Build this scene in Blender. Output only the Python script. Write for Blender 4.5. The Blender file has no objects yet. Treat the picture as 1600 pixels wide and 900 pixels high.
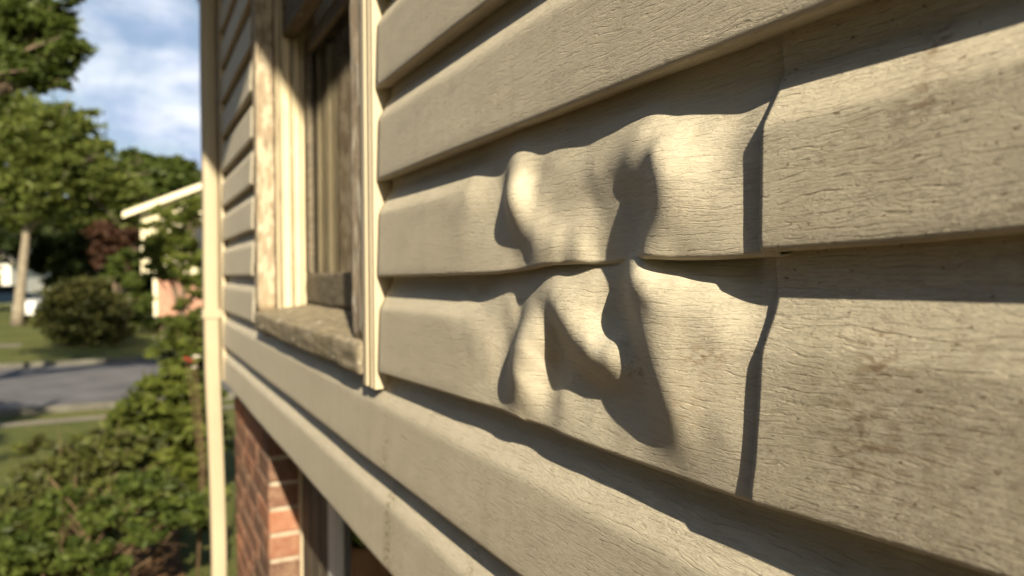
import bpy, math, random
import numpy as np
from mathutils import Matrix, Vector, noise as mnoise

random.seed(4); RNG = np.random.default_rng(7)
sc = bpy.context.scene
COL = sc.collection
PI = math.pi

# ------------------------------------------------------------------ camera
F = 1156.0                                   # focal length in pixels of a 1600 px wide frame
CAM = np.array([-.275, 0.0, 2.0])
_Y = np.array([(208 - 800) / F, (450 - 431) / F, -1.0]); _Y /= np.linalg.norm(_Y)
_Z = np.array([-.015, 1.0, 0.0]); _Z -= _Z.dot(_Y) * _Y; _Z /= np.linalg.norm(_Z)
_X = np.cross(_Y, _Z)
RW = np.array([_X, _Y, _Z])
cam = bpy.data.cameras.new('camera'); camo = bpy.data.objects.new('camera', cam); COL.objects.link(camo)
m = Matrix([list(RW[0]) + [CAM[0]], list(RW[1]) + [CAM[1]], list(RW[2]) + [CAM[2]], [0, 0, 0, 1]])
camo.matrix_world = m
cam.sensor_width = 36; cam.lens = F / 1600 * 36; cam.clip_start = .01; cam.clip_end = 2000
cam.dof.use_dof = True; cam.dof.focus_distance = .40; cam.dof.aperture_fstop = 7.5
sc.camera = camo

# ------------------------------------------------------------------ sky and sun
SA, SB, SC = 1.0, 4.4, 2.7
SUN = Vector((SA, SB, -SC)).normalized()          # the way the light travels
w = bpy.data.worlds.new('World'); sc.world = w; w.use_nodes = True
nt = w.node_tree; nt.nodes.clear()
def N(tree, typ, **kw):
    n = tree.nodes.new(typ)
    for k, v in kw.items():
        if k.startswith('_'): setattr(n, k[1:], v)
        else: n.inputs[k.replace('__', ' ')].default_value = v
    return n
sky = nt.nodes.new('ShaderNodeTexSky'); sky.sky_type = 'NISHITA'; sky.sun_disc = False
elev = math.asin(-SUN.z); az = math.atan2(-SUN.x, -SUN.y)
sky.sun_elevation = elev; sky.sun_rotation = az; sky.air_density = 1.2; sky.dust_density = 1.0
tc = nt.nodes.new('ShaderNodeTexCoord')
mp = nt.nodes.new('ShaderNodeMapping'); mp.inputs['Scale'].default_value = (4.6, 4.6, 8.5); mp.inputs['Location'].default_value = (.75, .2, .3)
nt.links.new(tc.outputs['Generated'], mp.inputs['Vector'])
cn = N(nt, 'ShaderNodeTexNoise', Scale=1.5, Detail=7.0, Roughness=.52, Distortion=.35)
nt.links.new(mp.outputs[0], cn.inputs['Vector'])
cr = nt.nodes.new('ShaderNodeValToRGB'); cr.color_ramp.elements[0].position = .34; cr.color_ramp.elements[1].position = .60
nt.links.new(cn.outputs['Fac'], cr.inputs[0])
cn2 = N(nt, 'ShaderNodeTexNoise', Scale=2.4, Detail=5.0, Roughness=.5); nt.links.new(mp.outputs[0], cn2.inputs['Vector'])
cr2 = nt.nodes.new('ShaderNodeValToRGB')
cr2.color_ramp.elements[0].position = .40; cr2.color_ramp.elements[0].color = (4.5, 5.6, 7.9, 1)
cr2.color_ramp.elements[1].position = .62; cr2.color_ramp.elements[1].color = (9.3, 9.8, 10.8, 1)
nt.links.new(cn2.outputs['Fac'], cr2.inputs[0])
sy = nt.nodes.new('ShaderNodeSeparateXYZ'); nt.links.new(tc.outputs['Generated'], sy.inputs[0])
mr = nt.nodes.new('ShaderNodeMapRange'); mr.interpolation_type = 'SMOOTHSTEP'; nt.links.new(sy.outputs[1], mr.inputs[0])
mr.inputs[1].default_value = .45; mr.inputs[2].default_value = .85
mc = nt.nodes.new('ShaderNodeMath'); mc.operation = 'MULTIPLY'; nt.links.new(cr.outputs[0], mc.inputs[0]); nt.links.new(mr.outputs[0], mc.inputs[1])
mx = nt.nodes.new('ShaderNodeMixRGB'); nt.links.new(mc.outputs[0], mx.inputs[0]); nt.links.new(sky.outputs[0], mx.inputs[1]); nt.links.new(cr2.outputs[0], mx.inputs[2])
bg = nt.nodes.new('ShaderNodeBackground'); bg.inputs[1].default_value = .05
nt.links.new(mx.outputs[0], bg.inputs[0])
wo = nt.nodes.new('ShaderNodeOutputWorld'); nt.links.new(bg.outputs[0], wo.inputs[0])

sl = bpy.data.lights.new('sun', 'SUN'); sl.energy = 5.0; sl.angle = math.radians(.5); sl.color = (1.0, .86, .635)
so = bpy.data.objects.new('sun', sl); COL.objects.link(so)
so.rotation_euler = SUN.to_track_quat('-Z', 'Y').to_euler(); so.location = (-6, -8, 12)

sc.view_settings.view_transform = 'Standard'; sc.view_settings.look = 'None'
sc.view_settings.exposure = 1.10; sc.view_settings.gamma = 1
sc.cycles.max_bounces = 6; sc.cycles.transparent_max_bounces = 12
sc.cycles.use_denoising = True
sc.cycles.sample_clamp_indirect = 6

def at(px, py, depth):
    """world point seen at that pixel of the photograph, depth metres along the camera axis"""
    return CAM + RW @ (np.array([(px - 800) / F, (450 - py) / F, -1.0]) * depth)
def onplane(px, py, xp):
    v = RW @ np.array([(px - 800) / F, (450 - py) / F, -1.0])
    return CAM + v * (xp - CAM[0]) / v[0]

# ------------------------------------------------------------------ helpers
def tag(o, label=None, cat=None, group=None, kind=None):
    if label: o['label'] = label
    if cat: o['category'] = cat
    if group: o['group'] = group
    if kind: o['kind'] = kind
    return o
def empty(name, loc, label, cat, group=None):
    o = bpy.data.objects.new(name, None); COL.objects.link(o); o.location = loc; o.empty_display_size = .1
    return tag(o, label, cat, group)
def link(name, me, mat, parent=None, smooth=False):
    o = bpy.data.objects.new(name, me); COL.objects.link(o)
    if mat: me.materials.append(mat)
    if parent is not None:
        o.parent = parent
        p = parent; off = Vector((0, 0, 0))
        while p is not None: off += p.location; p = p.parent
        me.transform(Matrix.Translation(-off)) if not isinstance(me, tuple) else None
    if smooth:
        me.polygons.foreach_set('use_smooth', [True] * len(me.polygons))
    return o
class MB:
    def __init__(s): s.v = []; s.f = []; s.t = []
    def add(s, vs, fs, tint=.5):
        b = len(s.v); s.v += [tuple(p) for p in vs]; s.f += [tuple(i + b for i in f) for f in fs]; s.t += [tint] * len(fs)
    def box(s, a, b, tint=.5, bev=0.0):
        x0, y0, z0 = a; x1, y1, z1 = b
        if bev <= 0:
            s.add([(x0, y0, z0), (x1, y0, z0), (x1, y1, z0), (x0, y1, z0), (x0, y0, z1), (x1, y0, z1), (x1, y1, z1), (x0, y1, z1)],
                  [(0, 3, 2, 1), (4, 5, 6, 7), (0, 1, 5, 4), (1, 2, 6, 5), (2, 3, 7, 6), (3, 0, 4, 7)], tint)
        else:
            e = bev; vs = []; idx = {}
            for ix, x in enumerate((x0, x1)):
                for iy, y in enumerate((y0, y1)):
                    for iz, z in enumerate((z0, z1)):
                        sx = e if ix == 0 else -e; sy = e if iy == 0 else -e; sz = e if iz == 0 else -e
                        idx[ix, iy, iz, 0] = len(vs); vs.append((x, y + sy, z + sz))
                        idx[ix, iy, iz, 1] = len(vs); vs.append((x + sx, y, z + sz))
                        idx[ix, iy, iz, 2] = len(vs); vs.append((x + sx, y + sy, z))
            fs = []
            I = idx
            for ix in (0, 1): q = [I[ix, 0, 0, 0], I[ix, 1, 0, 0], I[ix, 1, 1, 0], I[ix, 0, 1, 0]]; fs.append(q if ix else q[::-1])
            for iy in (0, 1): q = [I[0, iy, 0, 1], I[1, iy, 0, 1], I[1, iy, 1, 1], I[0, iy, 1, 1]]; fs.append(q if not iy else q[::-1])
            for iz in (0, 1): q = [I[0, 0, iz, 2], I[1, 0, iz, 2], I[1, 1, iz, 2], I[0, 1, iz, 2]]; fs.append(q if iz else q[::-1])
            for iy in (0, 1):
                for iz in (0, 1): fs.append((I[0, iy, iz, 1], I[1, iy, iz, 1], I[1, iy, iz, 2], I[0, iy, iz, 2]))
            for ix in (0, 1):
                for iz in (0, 1): fs.append((I[ix, 0, iz, 0], I[ix, 1, iz, 0], I[ix, 1, iz, 2], I[ix, 0, iz, 2]))
            for ix in (0, 1):
                for iy in (0, 1): fs.append((I[ix, iy, 0, 0], I[ix, iy, 1, 0], I[ix, iy, 1, 1], I[ix, iy, 0, 1]))
            for k in np.ndindex(2, 2, 2): fs.append(tuple(I[k[0], k[1], k[2], j] for j in range(3)))
            s.add(vs, fs, tint)
    def tube(s, pts, rads, n=8, tint=.5):
        pts = [Vector(p) for p in pts]; vs = []
        for i, p in enumerate(pts):
            d = (pts[min(i + 1, len(pts) - 1)] - pts[max(i - 1, 0)]).normalized()
            u = d.cross(Vector((.31, .17, .93))); u.normalize(); v = d.cross(u)
            for k in range(n):
                a = 2 * PI * k / n; vs.append(p + (u * math.cos(a) + v * math.sin(a)) * rads[i])
        fs = [(i * n + k, i * n + (k + 1) % n, (i + 1) * n + (k + 1) % n, (i + 1) * n + k) for i in range(len(pts) - 1) for k in range(n)]
        fs += [tuple(range(n))[::-1], tuple((len(pts) - 1) * n + k for k in range(n))]
        s.add(vs, fs, tint)
    def prism(s, poly, x0, x1, tint=.5):
        """poly in (y, z), extruded along x"""
        n = len(poly); vs = [(x0, y, z) for y, z in poly] + [(x1, y, z) for y, z in poly]
        fs = [tuple(range(n)), tuple(range(2 * n - 1, n - 1, -1))] + [(i, i + n, (i + 1) % n + n, (i + 1) % n) for i in range(n)]
        s.add(vs, fs, tint)
    def mesh(s, name):
        me = bpy.data.meshes.new(name); me.from_pydata(s.v, [], s.f); me.update()
        at_ = me.attributes.new('tint', 'FLOAT', 'FACE'); at_.data.foreach_set('value', s.t)
        return me
    def build(s, name, mat, parent=None, smooth=False): return link(name, s.mesh(name), mat, parent, smooth)

def rough_box(a, b, step, amp, freq, seed=0):
    """a weathered piece of timber: finely divided box with worn, uneven faces"""
    a = np.array(a, float); b = np.array(b, float); mb = MB()
    import bmesh
    bm = bmesh.new(); bmesh.ops.create_cube(bm, size=1)
    me = bpy.data.meshes.new('t'); 
    n = [max(1, int(round((b[i] - a[i]) / step[i]))) for i in range(3)]
    vs = {}; V = []; Fs = []
    def vid(i, j, k):
        key = (i, j, k)
        if key not in vs:
            p = a + (b - a) * np.array([i / n[0], j / n[1], k / n[2]])
            q = Vector(p * freq) + Vector((seed, seed * 2, 0))
            edge = (i in (0, n[0])) + (j in (0, n[1])) + (k in (0, n[2]))
            c = (a + b) / 2; d = Vector([(-1 if i == 0 else 1 if i == n[0] else 0), (-1 if j == 0 else 1 if j == n[1] else 0), (-1 if k == 0 else 1 if k == n[2] else 0)])
            h = mnoise.noise(q) * amp + mnoise.noise(q * 3.1) * amp * .5
            if edge >= 2: h -= amp * (.9 + 1.2 * abs(mnoise.noise(q * 1.7)))
            vs[key] = len(V); V.append(tuple(Vector(p) + d * h))
        return vs[key]
    for j in range(n[1]):
        for k in range(n[2]):
            Fs.append((vid(0, j, k), vid(0, j, k + 1), vid(0, j + 1, k + 1), vid(0, j + 1, k)))
            Fs.append((vid(n[0], j, k), vid(n[0], j + 1, k), vid(n[0], j + 1, k + 1), vid(n[0], j, k + 1)))
    for i in range(n[0]):
        for k in range(n[2]):
            Fs.append((vid(i, 0, k), vid(i + 1, 0, k), vid(i + 1, 0, k + 1), vid(i, 0, k + 1)))
            Fs.append((vid(i, n[1], k), vid(i, n[1], k + 1), vid(i + 1, n[1], k + 1), vid(i + 1, n[1], k)))
    for i in range(n[0]):
        for j in range(n[1]):
            Fs.append((vid(i, j, 0), vid(i, j + 1, 0), vid(i + 1, j + 1, 0), vid(i + 1, j, 0)))
            Fs.append((vid(i, j, n[2]), vid(i + 1, j, n[2]), vid(i + 1, j + 1, n[2]), vid(i, j + 1, n[2])))
    bm.free(); bpy.data.meshes.remove(me)
    mb.add(V, Fs); return mb

# ------------------------------------------------------------------ material helpers
class Mat:
    def __init__(s, name, rough=.6, spec=.3):
        s.m = bpy.data.materials.new(name); s.m.use_nodes = True; s.t = s.m.node_tree
        s.b = s.t.nodes['Principled BSDF']; s.b.inputs['Roughness'].default_value = rough
        s.b.inputs['Specular IOR Level'].default_value = spec
        s.out = s.t.nodes['Material Output']
    def n(s, typ, **kw): return N(s.t, typ, **kw)
    def l(s, a, b): s.t.links.new(a, b)
    def coord(s, kind='Object'):
        return s.n('ShaderNodeTexCoord').outputs[kind]
    def mapping(s, src, scale=(1, 1, 1), loc=(0, 0, 0)):
        mp = s.n('ShaderNodeMapping'); mp.inputs['Scale'].default_value = scale; mp.inputs['Location'].default_value = loc
        s.l(src, mp.inputs['Vector']); return mp.outputs[0]
    def noise(s, src, scale=1.0, detail=3.0, rough=.55, dist=0.0):
        nn = s.n('ShaderNodeTexNoise', Scale=scale, Detail=detail, Roughness=rough, Distortion=dist); s.l(src, nn.inputs['Vector']); return nn.outputs['Fac']
    def math(s, op, a, b=None, c=None, clamp=False):
        mm = s.n('ShaderNodeMath'); mm.operation = op; mm.use_clamp = clamp
        for i, v in enumerate((a, b, c)):
            if v is None: continue
            if isinstance(v, (int, float)): mm.inputs[i].default_value = v
            else: s.l(v, mm.inputs[i])
        return mm.outputs[0]
    def rng(s, v, a, b, c=0.0, d=1.0, smooth=False):
        r = s.n('ShaderNodeMapRange'); r.clamp = True
        if smooth: r.interpolation_type = 'SMOOTHSTEP'
        s.l(v, r.inputs[0])
        for i, x in enumerate((a, b, c, d)): r.inputs[i + 1].default_value = x
        return r.outputs[0]
    def mix(s, fac, a, b, mode='MIX'):
        mm = s.n('ShaderNodeMixRGB'); mm.blend_type = mode
        for i, v in enumerate((fac, a, b)):
            if isinstance(v, (int, float)): mm.inputs[i].default_value = v
            elif isinstance(v, tuple): mm.inputs[i].default_value = v + (1,) if len(v) == 3 else v
            else: s.l(v, mm.inputs[i])
        return mm.outputs[0]
    def color(s, c):
        if isinstance(c, tuple): s.b.inputs['Base Color'].default_value = c + (1,)
        else: s.l(c, s.b.inputs['Base Color'])
    def bump(s, h, dist=.001, strength=1.0, prev=None):
        bb = s.n('ShaderNodeBump', Distance=dist, Strength=strength); s.l(h, bb.inputs['Height'])
        if prev is not None: s.l(prev, bb.inputs['Normal'])
        s.l(bb.outputs[0], s.b.inputs['Normal']); return bb.outputs[0]
    def attr(s, name):
        a = s.n('ShaderNodeAttribute'); a.attribute_name = name; return a.outputs['Fac']
    def gauss(s, v, c, wd):
        d = s.math('DIVIDE', s.math('SUBTRACT', v, c), wd)
        return s.math('POWER', 2.718, s.math('MULTIPLY', s.math('MULTIPLY', d, d), -1.0))

def simple(name, col, rough=.6, spec=.3, var=.12, scale=3.0, bump=0.0, kind='Object', metal=0.0):
    M = Mat(name, rough, spec); v = M.noise(M.coord(kind), scale, 5, .6)
    dark = tuple(c * (1 - var) for c in col); lite = tuple(min(1, c * (1 + var)) for c in col)
    M.color(M.mix(M.rng(v, .3, .7), dark, lite)); M.b.inputs['Metallic'].default_value = metal
    if bump: M.bump(M.noise(M.coord(kind), scale * 6, 4), bump)
    return M.m

def vinyl(name, base=(.54, .495, .39), grain=1.0, dirt=1.0, stains=None):
    """embossed cedar-grain vinyl; the UVs are metres along the wall and up the profile"""
    M = Mat(name, .52, .35)
    uv = M.coord('UV')
    sep = M.n('ShaderNodeSeparateXYZ'); M.l(uv, sep.inputs[0]); u, v = sep.outputs[0], sep.outputs[1]
    # wavy grain: the v coordinate wanders slowly
    wv = M.noise(M.mapping(uv, (9, 26, 1)), 1.0, 2, .5)
    wv2 = M.noise(M.mapping(uv, (55, 120, 1), (3, 1, 0)), 1.0, 2, .5)
    v2 = M.math('ADD', v, M.math('ADD', M.math('MULTIPLY', M.math('SUBTRACT', wv, .5), .016), M.math('MULTIPLY', M.math('SUBTRACT', wv2, .5), .0022)))
    cb = M.n('ShaderNodeCombineXYZ'); M.l(u, cb.inputs[0]); M.l(v2, cb.inputs[1]); g = cb.outputs[0]
    n1 = M.noise(M.mapping(g, (50, 480, 1)), 1.0, 4, .6)
    n2 = M.noise(M.mapping(g, (120, 850, 1), (7, 3, 0)), 1.0, 3, .6)
    n3 = M.noise(M.mapping(g, (400, 1400, 1), (1, 9, 0)), 1.0, 2, .6)
    n0 = M.noise(M.mapping(g, (22, 90, 1), (2, 5, 0)), 1.0, 3, .5)
    crack = M.rng(M.math('ABSOLUTE', M.math('SUBTRACT', n1, .5)), 0.0, .034, 0, 1, True)
    crack2 = M.rng(M.math('ABSOLUTE', M.math('SUBTRACT', n2, .5)), 0.0, .032, 0, 1, True)
    msk = M.rng(M.noise(M.mapping(uv, (14, 40, 1), (4, 4, 0)), 1.0, 3, .5), .38, .62, .25, 1)
    c1 = M.math('MULTIPLY', M.math('MULTIPLY', M.math('SUBTRACT', crack, 1.0), msk), .7)
    c2 = M.math('MULTIPLY', M.math('SUBTRACT', crack2, 1.0), .55)
    h = M.math('ADD', c1, c2)
    h = M.math('ADD', h, M.math('MULTIPLY', n2, .9))
    h = M.math('ADD', h, M.math('MULTIPLY', n0, .5))
    h = M.math('ADD', h, M.math('MULTIPLY', n3, 1.0))
    # long broken furrows that run with the grain
    def furrow(period, wander, fr_u, fr_v, seed, thr):
        nf = M.noise(M.mapping(uv, (fr_u, fr_v, 1), (seed, seed, 0)), 1.0, 3, .55)
        ph = M.math('ADD', M.math('MULTIPLY', v2, 2 * PI / period), M.math('MULTIPLY', nf, wander))
        line = M.rng(M.math('SINE', ph), .72, 1.0, 0, 1, True)
        brk = M.rng(M.noise(M.mapping(g, (fr_u * 3.2, fr_v * 2.2, 1), (seed * 2, 4, 0)), 1.0, 3, .6), thr, thr + .10)
        return M.math('MULTIPLY', line, brk)
    f1 = furrow(.0042, 16.0, 16, 66, 5, .47); f2 = furrow(.0025, 12.0, 28, 110, 9, .48)
    fur = M.math('ADD', f1, M.math('MULTIPLY', f2, .7))
    h = M.math('SUBTRACT', h, M.math('MULTIPLY', fur, 1.2))
    M.bump(h, .00020 * grain)
    # colour: even base, faint chalking, grime gathered in the cracks, vertical wash marks, specks
    b = base
    mott = M.noise(M.mapping(uv, (7, 9, 1)), 1.0, 5, .6)
    c = M.mix(M.rng(mott, .3, .72), (b[0] * .95, b[1] * .95, b[2] * .94), (b[0] * 1.04, b[1] * 1.04, b[2] * 1.05))
    wash = M.noise(M.mapping(uv, (42, 3.5, 1), (2, 7, 0)), 1.0, 4, .55)
    c = M.mix(M.math('MULTIPLY', M.rng(wash, .52, .72), .19 * dirt), c, (b[0] * .62, b[1] * .62, b[2] * .55))
    c = M.mix(M.math('MULTIPLY', M.math('MULTIPLY', M.math('SUBTRACT', 1.0, crack), msk), .12 * dirt), c, (b[0] * .42, b[1] * .38, b[2] * .30))
    c = M.mix(M.math('MULTIPLY', fur, .20 * dirt), c, (b[0] * .45, b[1] * .41, b[2] * .33), 'MIX')
    fine = M.noise(M.mapping(uv, (260, 330, 1)), 1.0, 4, .65)
    c = M.mix(M.math('MULTIPLY', M.rng(fine, .56, .74), .20 * dirt), c, (b[0] * .55, b[1] * .44, b[2] * .33))
    sp = M.noise(M.mapping(uv, (170, 260, 1), (11, 2, 0)), 1.0, 3, .6)
    c = M.mix(M.math('MULTIPLY', M.rng(sp, .75 if dirt < 1.5 else .645, .79 if dirt < 1.5 else .70), .7), c, (.11, .062, .028))
    for (su, sv, wu, wv_, col, amt) in (stains or []):
        gm = M.math('MULTIPLY', M.gauss(u, su, wu), M.gauss(v, sv, wv_))
        nn = M.noise(M.mapping(uv, (120, 240, 1), (su * 9, sv * 7, 0)), 1.0, 4, .7)
        gm = M.math('MULTIPLY', gm, M.rng(nn, .46, .58))
        c = M.mix(M.math('MULTIPLY', gm, amt), c, col)
    M.color(c)
    M.l(M.rng(mott, .2, .8, .46, .62), M.b.inputs['Roughness'])
    return M.m

def old_wood(name, bare, paint, amount, kind='Object', scale=(1, 1, 1), moss=0.0):
    M = Mat(name, .8, .15); co = M.coord(kind)
    grain = M.noise(M.mapping(co, (160 * scale[0], 160 * scale[1], 160 * scale[2])), 1.0, 4, .6)
    big = M.noise(M.mapping(co, (14, 14, 14)), 1.0, 4, .6)
    c = M.mix(M.rng(grain, .3, .7), tuple(x * .55 for x in bare), tuple(x * 1.25 for x in bare))
    c = M.mix(M.math('MULTIPLY', M.rng(big, .4, .7), .5), c, tuple(x * .7 for x in (bare[0] * .8, bare[1] * .85, bare[2])))
    fl = M.noise(M.mapping(co, (60 * scale[0] ** .5, 60 * scale[1] ** .5, 60 * scale[2] ** .5), (3, 3, 1)), 1.0, 6, .68)
    edge = M.rng(fl, 1 - amount - .02, 1 - amount + .02)
    pc = M.mix(M.rng(M.noise(M.mapping(co, (25, 25, 9)), 1.0, 4, .6), .35, .7), tuple(x * .82 for x in paint), paint)
    c = M.mix(edge, c, pc)
    if moss:
        ms = M.noise(M.mapping(co, (30, 30, 30), (9, 9, 9)), 1.0, 5, .65)
        c = M.mix(M.math('MULTIPLY', M.rng(ms, .45, .62), moss), c, (.14, .12, .045))
    M.color(c)
    M.bump(M.math('ADD', M.math('MULTIPLY', edge, 1.0), M.math('MULTIPLY', grain, 1.2)), .0008)
    return M.m

def leaf_mat(name, dark, lite, trans=.35):
    M = Mat(name, .55, .25); t = M.attr('tint')
    c = M.mix(t, dark, lite); M.color(c)
    tr = M.n('ShaderNodeBsdfTranslucent'); M.l(M.mix(.5, c, (lite[0] * 1.3, lite[1] * 1.3, lite[2] * .6)), tr.inputs[0])
    ms = M.n('ShaderNodeMixShader'); ms.inputs[0].default_value = trans
    M.l(M.b.outputs[0], ms.inputs[1]); M.l(tr.outputs[0], ms.inputs[2]); M.l(ms.outputs[0], M.out.inputs[0])
    return M.m

# stains: (u, v, width, height, colour, amount)
BR = (.16, .088, .038); GR = (.20, .17, .085)
V_BASE = (.54, .495, .39)
VINYL = vinyl('vinyl_siding', V_BASE)
V_RIGHT = vinyl('vinyl_siding_weathered', (.54, .495, .385), .95, 1.6, [
    (.190, 1.966, .0055, .012, BR, .75), (.186, 1.958, .012, .008, BR, .5), (.193, 1.925, .014, .018, BR, .5), (.185, 1.915, .03, .04, BR, .28),
    (.175, 2.083, .005, .009, BR, .8), (.170, 2.055, .010, .012, BR, .6), (.19, 2.04, .03, .02, BR, .22), (.152, 1.935, .03, .05, BR, .28), (.205, 1.94, .015, .03, GR, .4)])
V_WARP = vinyl('vinyl_siding_warped', (.55, .505, .395), .9, .8, [(.285, 1.955, .012, .008, (.24, .13, .05), .6), (.30, 1.93, .02, .015, (.3, .19, .07), .25), (.345, 1.943, .012, .006, (.16, .12, .06), .7), (.38, 1.952, .014, .008, (.36, .38, .36), .5)])
V_LOW = vinyl('vinyl_siding_streaked', V_BASE, .95, 1.1, [(.825, 1.70, .013, .13, GR, .9), (.80, 1.62, .02, .09, GR, .5), (.60, 1.74, .012, .05, GR, .5), (.34, 1.80, .02, .05, GR, .25)])
V_TRIM = simple('vinyl_trim', (.50, .435, .31), .45, .4, .05, 8)
SHEATH = simple('dark_sheathing', (.045, .035, .028), .9, .1)
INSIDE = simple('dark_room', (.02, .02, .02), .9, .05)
METALP = simple('painted_downspout', (.39, .34, .24), .4, .4, .07, 5)
WOOD_TAN = old_wood('bare_weathered_wood', (.36, .29, .20), (.50, .43, .32), .5, scale=(1, 1, .12))
WOOD_NEAR = old_wood('peeling_casing_wood', (.46, .37, .27), (.70, .64, .52), .46, scale=(1, 1, .12))
WOOD_PALE = old_wood('cream_painted_wood', (.36, .24, .13), (.70, .61, .42), .70, scale=(1, 1, .12))
WOOD_GREY = old_wood('grey_rotten_wood', (.17, .145, .105), (.48, .46, .40), .34, scale=(1, .12, 1))
WOOD_SILL = old_wood('mossy_sill_wood', (.29, .25, .18), (.50, .45, .35), .40, scale=(1, .10, 1), moss=.45)
CLOTH = simple('curtain_cloth', (.93, .90, .80), .9, .1, .08, 4)
BWFRAME = simple('white_vinyl_frame', (.58, .60, .60), .4, .4, .05)
DARKPANEL = simple('dark_brown_board', (.10, .085, .065), .7, .2, .2, 12)
SHINGLE = simple('asphalt_shingle', (.10, .095, .09), .9, .1, .3, 30, .004)
SOFFIT = simple('soffit_panel', (.50, .46, .38), .6, .2, .06)

def glass_mat():
    M = Mat('window_glass'); M.t.nodes.remove(M.b)
    tr = M.n('ShaderNodeBsdfTransparent'); tr.inputs[0].default_value = (.92, .94, .93, 1)
    gl = M.n('ShaderNodeBsdfGlossy'); gl.inputs['Roughness'].default_value = .02
    fr = M.n('ShaderNodeFresnel'); fr.inputs[0].default_value = 1.3
    ms = M.n('ShaderNodeMixShader'); M.l(fr.outputs[0], ms.inputs[0]); M.l(tr.outputs[0], ms.inputs[1]); M.l(gl.outputs[0], ms.inputs[2]); M.l(ms.outputs[0], M.out.inputs[0])
    return M.m
GLASS = glass_mat()

def brick_mat():
    M = Mat('clay_brick', .85, .15); t = M.attr('tint')
    r = M.n('ShaderNodeValToRGB'); M.l(t, r.inputs[0]); e = r.color_ramp.elements
    e[0].position = 0; e[0].color = (.10, .06, .045, 1); e[1].position = 1; e[1].color = (.35, .155, .09, 1)
    x = e.new(.35); x.color = (.16, .080, .055, 1); x = e.new(.7); x.color = (.23, .10, .062, 1)
    nz = M.noise(M.coord(), 60, 5, .7)
    M.color(M.mix(M.math('MULTIPLY', M.rng(nz, .4, .75), .45), r.outputs[0], (.42, .30, .20))); M.bump(nz, .002); return M.m
BRICK = brick_mat()
MORTAR = simple('mortar', (.40, .35, .27), .95, .05, .2, 40, .002)

# ------------------------------------------------------------------ ground, lawn, road, pavement
def sheet(name, x0, x1, y0, y1, z, mat, nx=1, ny=1, bumpf=None):
    mb = MB(); vs = []; fs = []
    for i in range(nx + 1):
        for j in range(ny + 1):
            x = x0 + (x1 - x0) * i / nx; y = y0 + (y1 - y0) * j / ny
            vs.append((x, y, z + (bumpf(x, y) if bumpf else 0)))
    for i in range(nx):
        for j in range(ny):
            a = i * (ny + 1) + j; fs.append((a, a + ny + 1, a + ny + 2, a + 1))
    mb.add(vs, fs); o = mb.build(name, mat, None, True); o['kind'] = 'structure'; return o
def lawn_mat():
    M = Mat('lawn_grass', .9, .1); co = M.coord()
    a = M.noise(co, .55, 5, .6); b = M.noise(co, 7, 5, .7); c2 = M.noise(co, 45, 3, .7)
    c = M.mix(M.rng(a, .35, .65), (.060, .085, .022), (.135, .145, .045))
    c = M.mix(M.math('MULTIPLY', M.rng(b, .45, .7), .5), c, (.20, .17, .07)); c = M.mix(M.math('MULTIPLY', M.rng(c2, .4, .7), .5), c, (.035, .055, .012))
    M.color(c); M.bump(c2, .03); return M.m
LAWN = lawn_mat()
sheet('ground', -700, 700, -300, 1100, 0, LAWN)
ASPH = simple('asphalt', (.105, .105, .112), .9, .15, .25, 1.3, .004)
CONC = simple('concrete', (.17, .155, .12), .9, .1, .18, 1.5, .003)
MULCH = simple('mulch', (.16, .095, .05), .95, .05, .5, 22, .02)
KERB = simple('old_kerb_stone', (.12, .115, .095), .9, .1, .3, 2, .003)
RY0, RY1 = 12.8, 19.3
sheet('road', -120, 120, RY0, RY1, .004, ASPH)
for (a, b) in ((RY0 - .15, RY0), (RY1, RY1 + .15)):
    mb = MB(); mb.box((-120, a, -.05), (120, b, .10), bev=.02); mb.build('kerb', KERB)['kind'] = 'structure'
sheet('pavement', -120, 120, 11.75, 12.1, .006, CONC)
sheet('driveway', .25, 3.4, RY1 + .16, 27, .008, CONC)
sheet('mulch_bed', -2.6, 0.0, -2, 7.2, .010, MULCH, 40, 60, lambda x, y: .02 + .03 * mnoise.noise(Vector((x * 2.5, y * 2.5, 0))))
sheet('path', -60, -3.2, 25.0, 26.2, .008, CONC)

# ------------------------------------------------------------------ the house
house = empty('house', (0, 0, 0), 'close-up house wall in cream wood-grain vinyl siding, heat-warped, over a red brick base', 'house')
S_FAR = 2.56; WIN0, WIN1 = .985, 1.795; S_NEAR = -1.6
RK = lambda s: 2.30 + .62 * SC + .27 * (2.60 - .62 * SB - s)           # underside of the raking eave

# body behind the siding, round the window opening
mb = MB()
mb.prism([(S_NEAR, .02), (.93, .02), (.93, RK(.93)), (S_NEAR, RK(S_NEAR))][::1], .13, .33)
mb.prism([(1.97, .02), (2.66, .02), (2.66, RK(2.66)), (1.97, RK(1.97))], .13, .33)
mb.prism([(S_NEAR, 1.66), (.945, 1.66), (.945, RK(.945)), (S_NEAR, RK(S_NEAR))], .006, .128)
mb.prism([(1.83, 1.66), (2.655, 1.66), (2.655, RK(2.655)), (1.83, RK(1.83))], .006, .128)
mb.prism([(WIN0 - .008, 1.66), (WIN1 + .008, 1.66), (WIN1 + .008, 1.874), (WIN0 - .008, 1.874)], .007, .33)
mb.prism([(WIN0 - .008, 3.12), (WIN1 + .008, 3.12), (WIN1 + .008, RK(WIN1)), (WIN0 - .008, RK(WIN0))], .007, .33)
mb.prism([(.93, .02), (1.97, .02), (1.97, .98), (.93, .98)], .131, .33)
mb.build('sheathing', SHEATH, house)
mb = MB(); mb.prism([(S_NEAR, .02), (2.66, .02), (2.66, RK(2.66)), (S_NEAR, RK(S_NEAR))], .6, 4.5)
mb.prism([(2.60, .02), (2.66, .02), (2.66, RK(2.66)), (2.60, RK(2.60))], .331, .6)
mb.build('wall', SHEATH, house)

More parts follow.
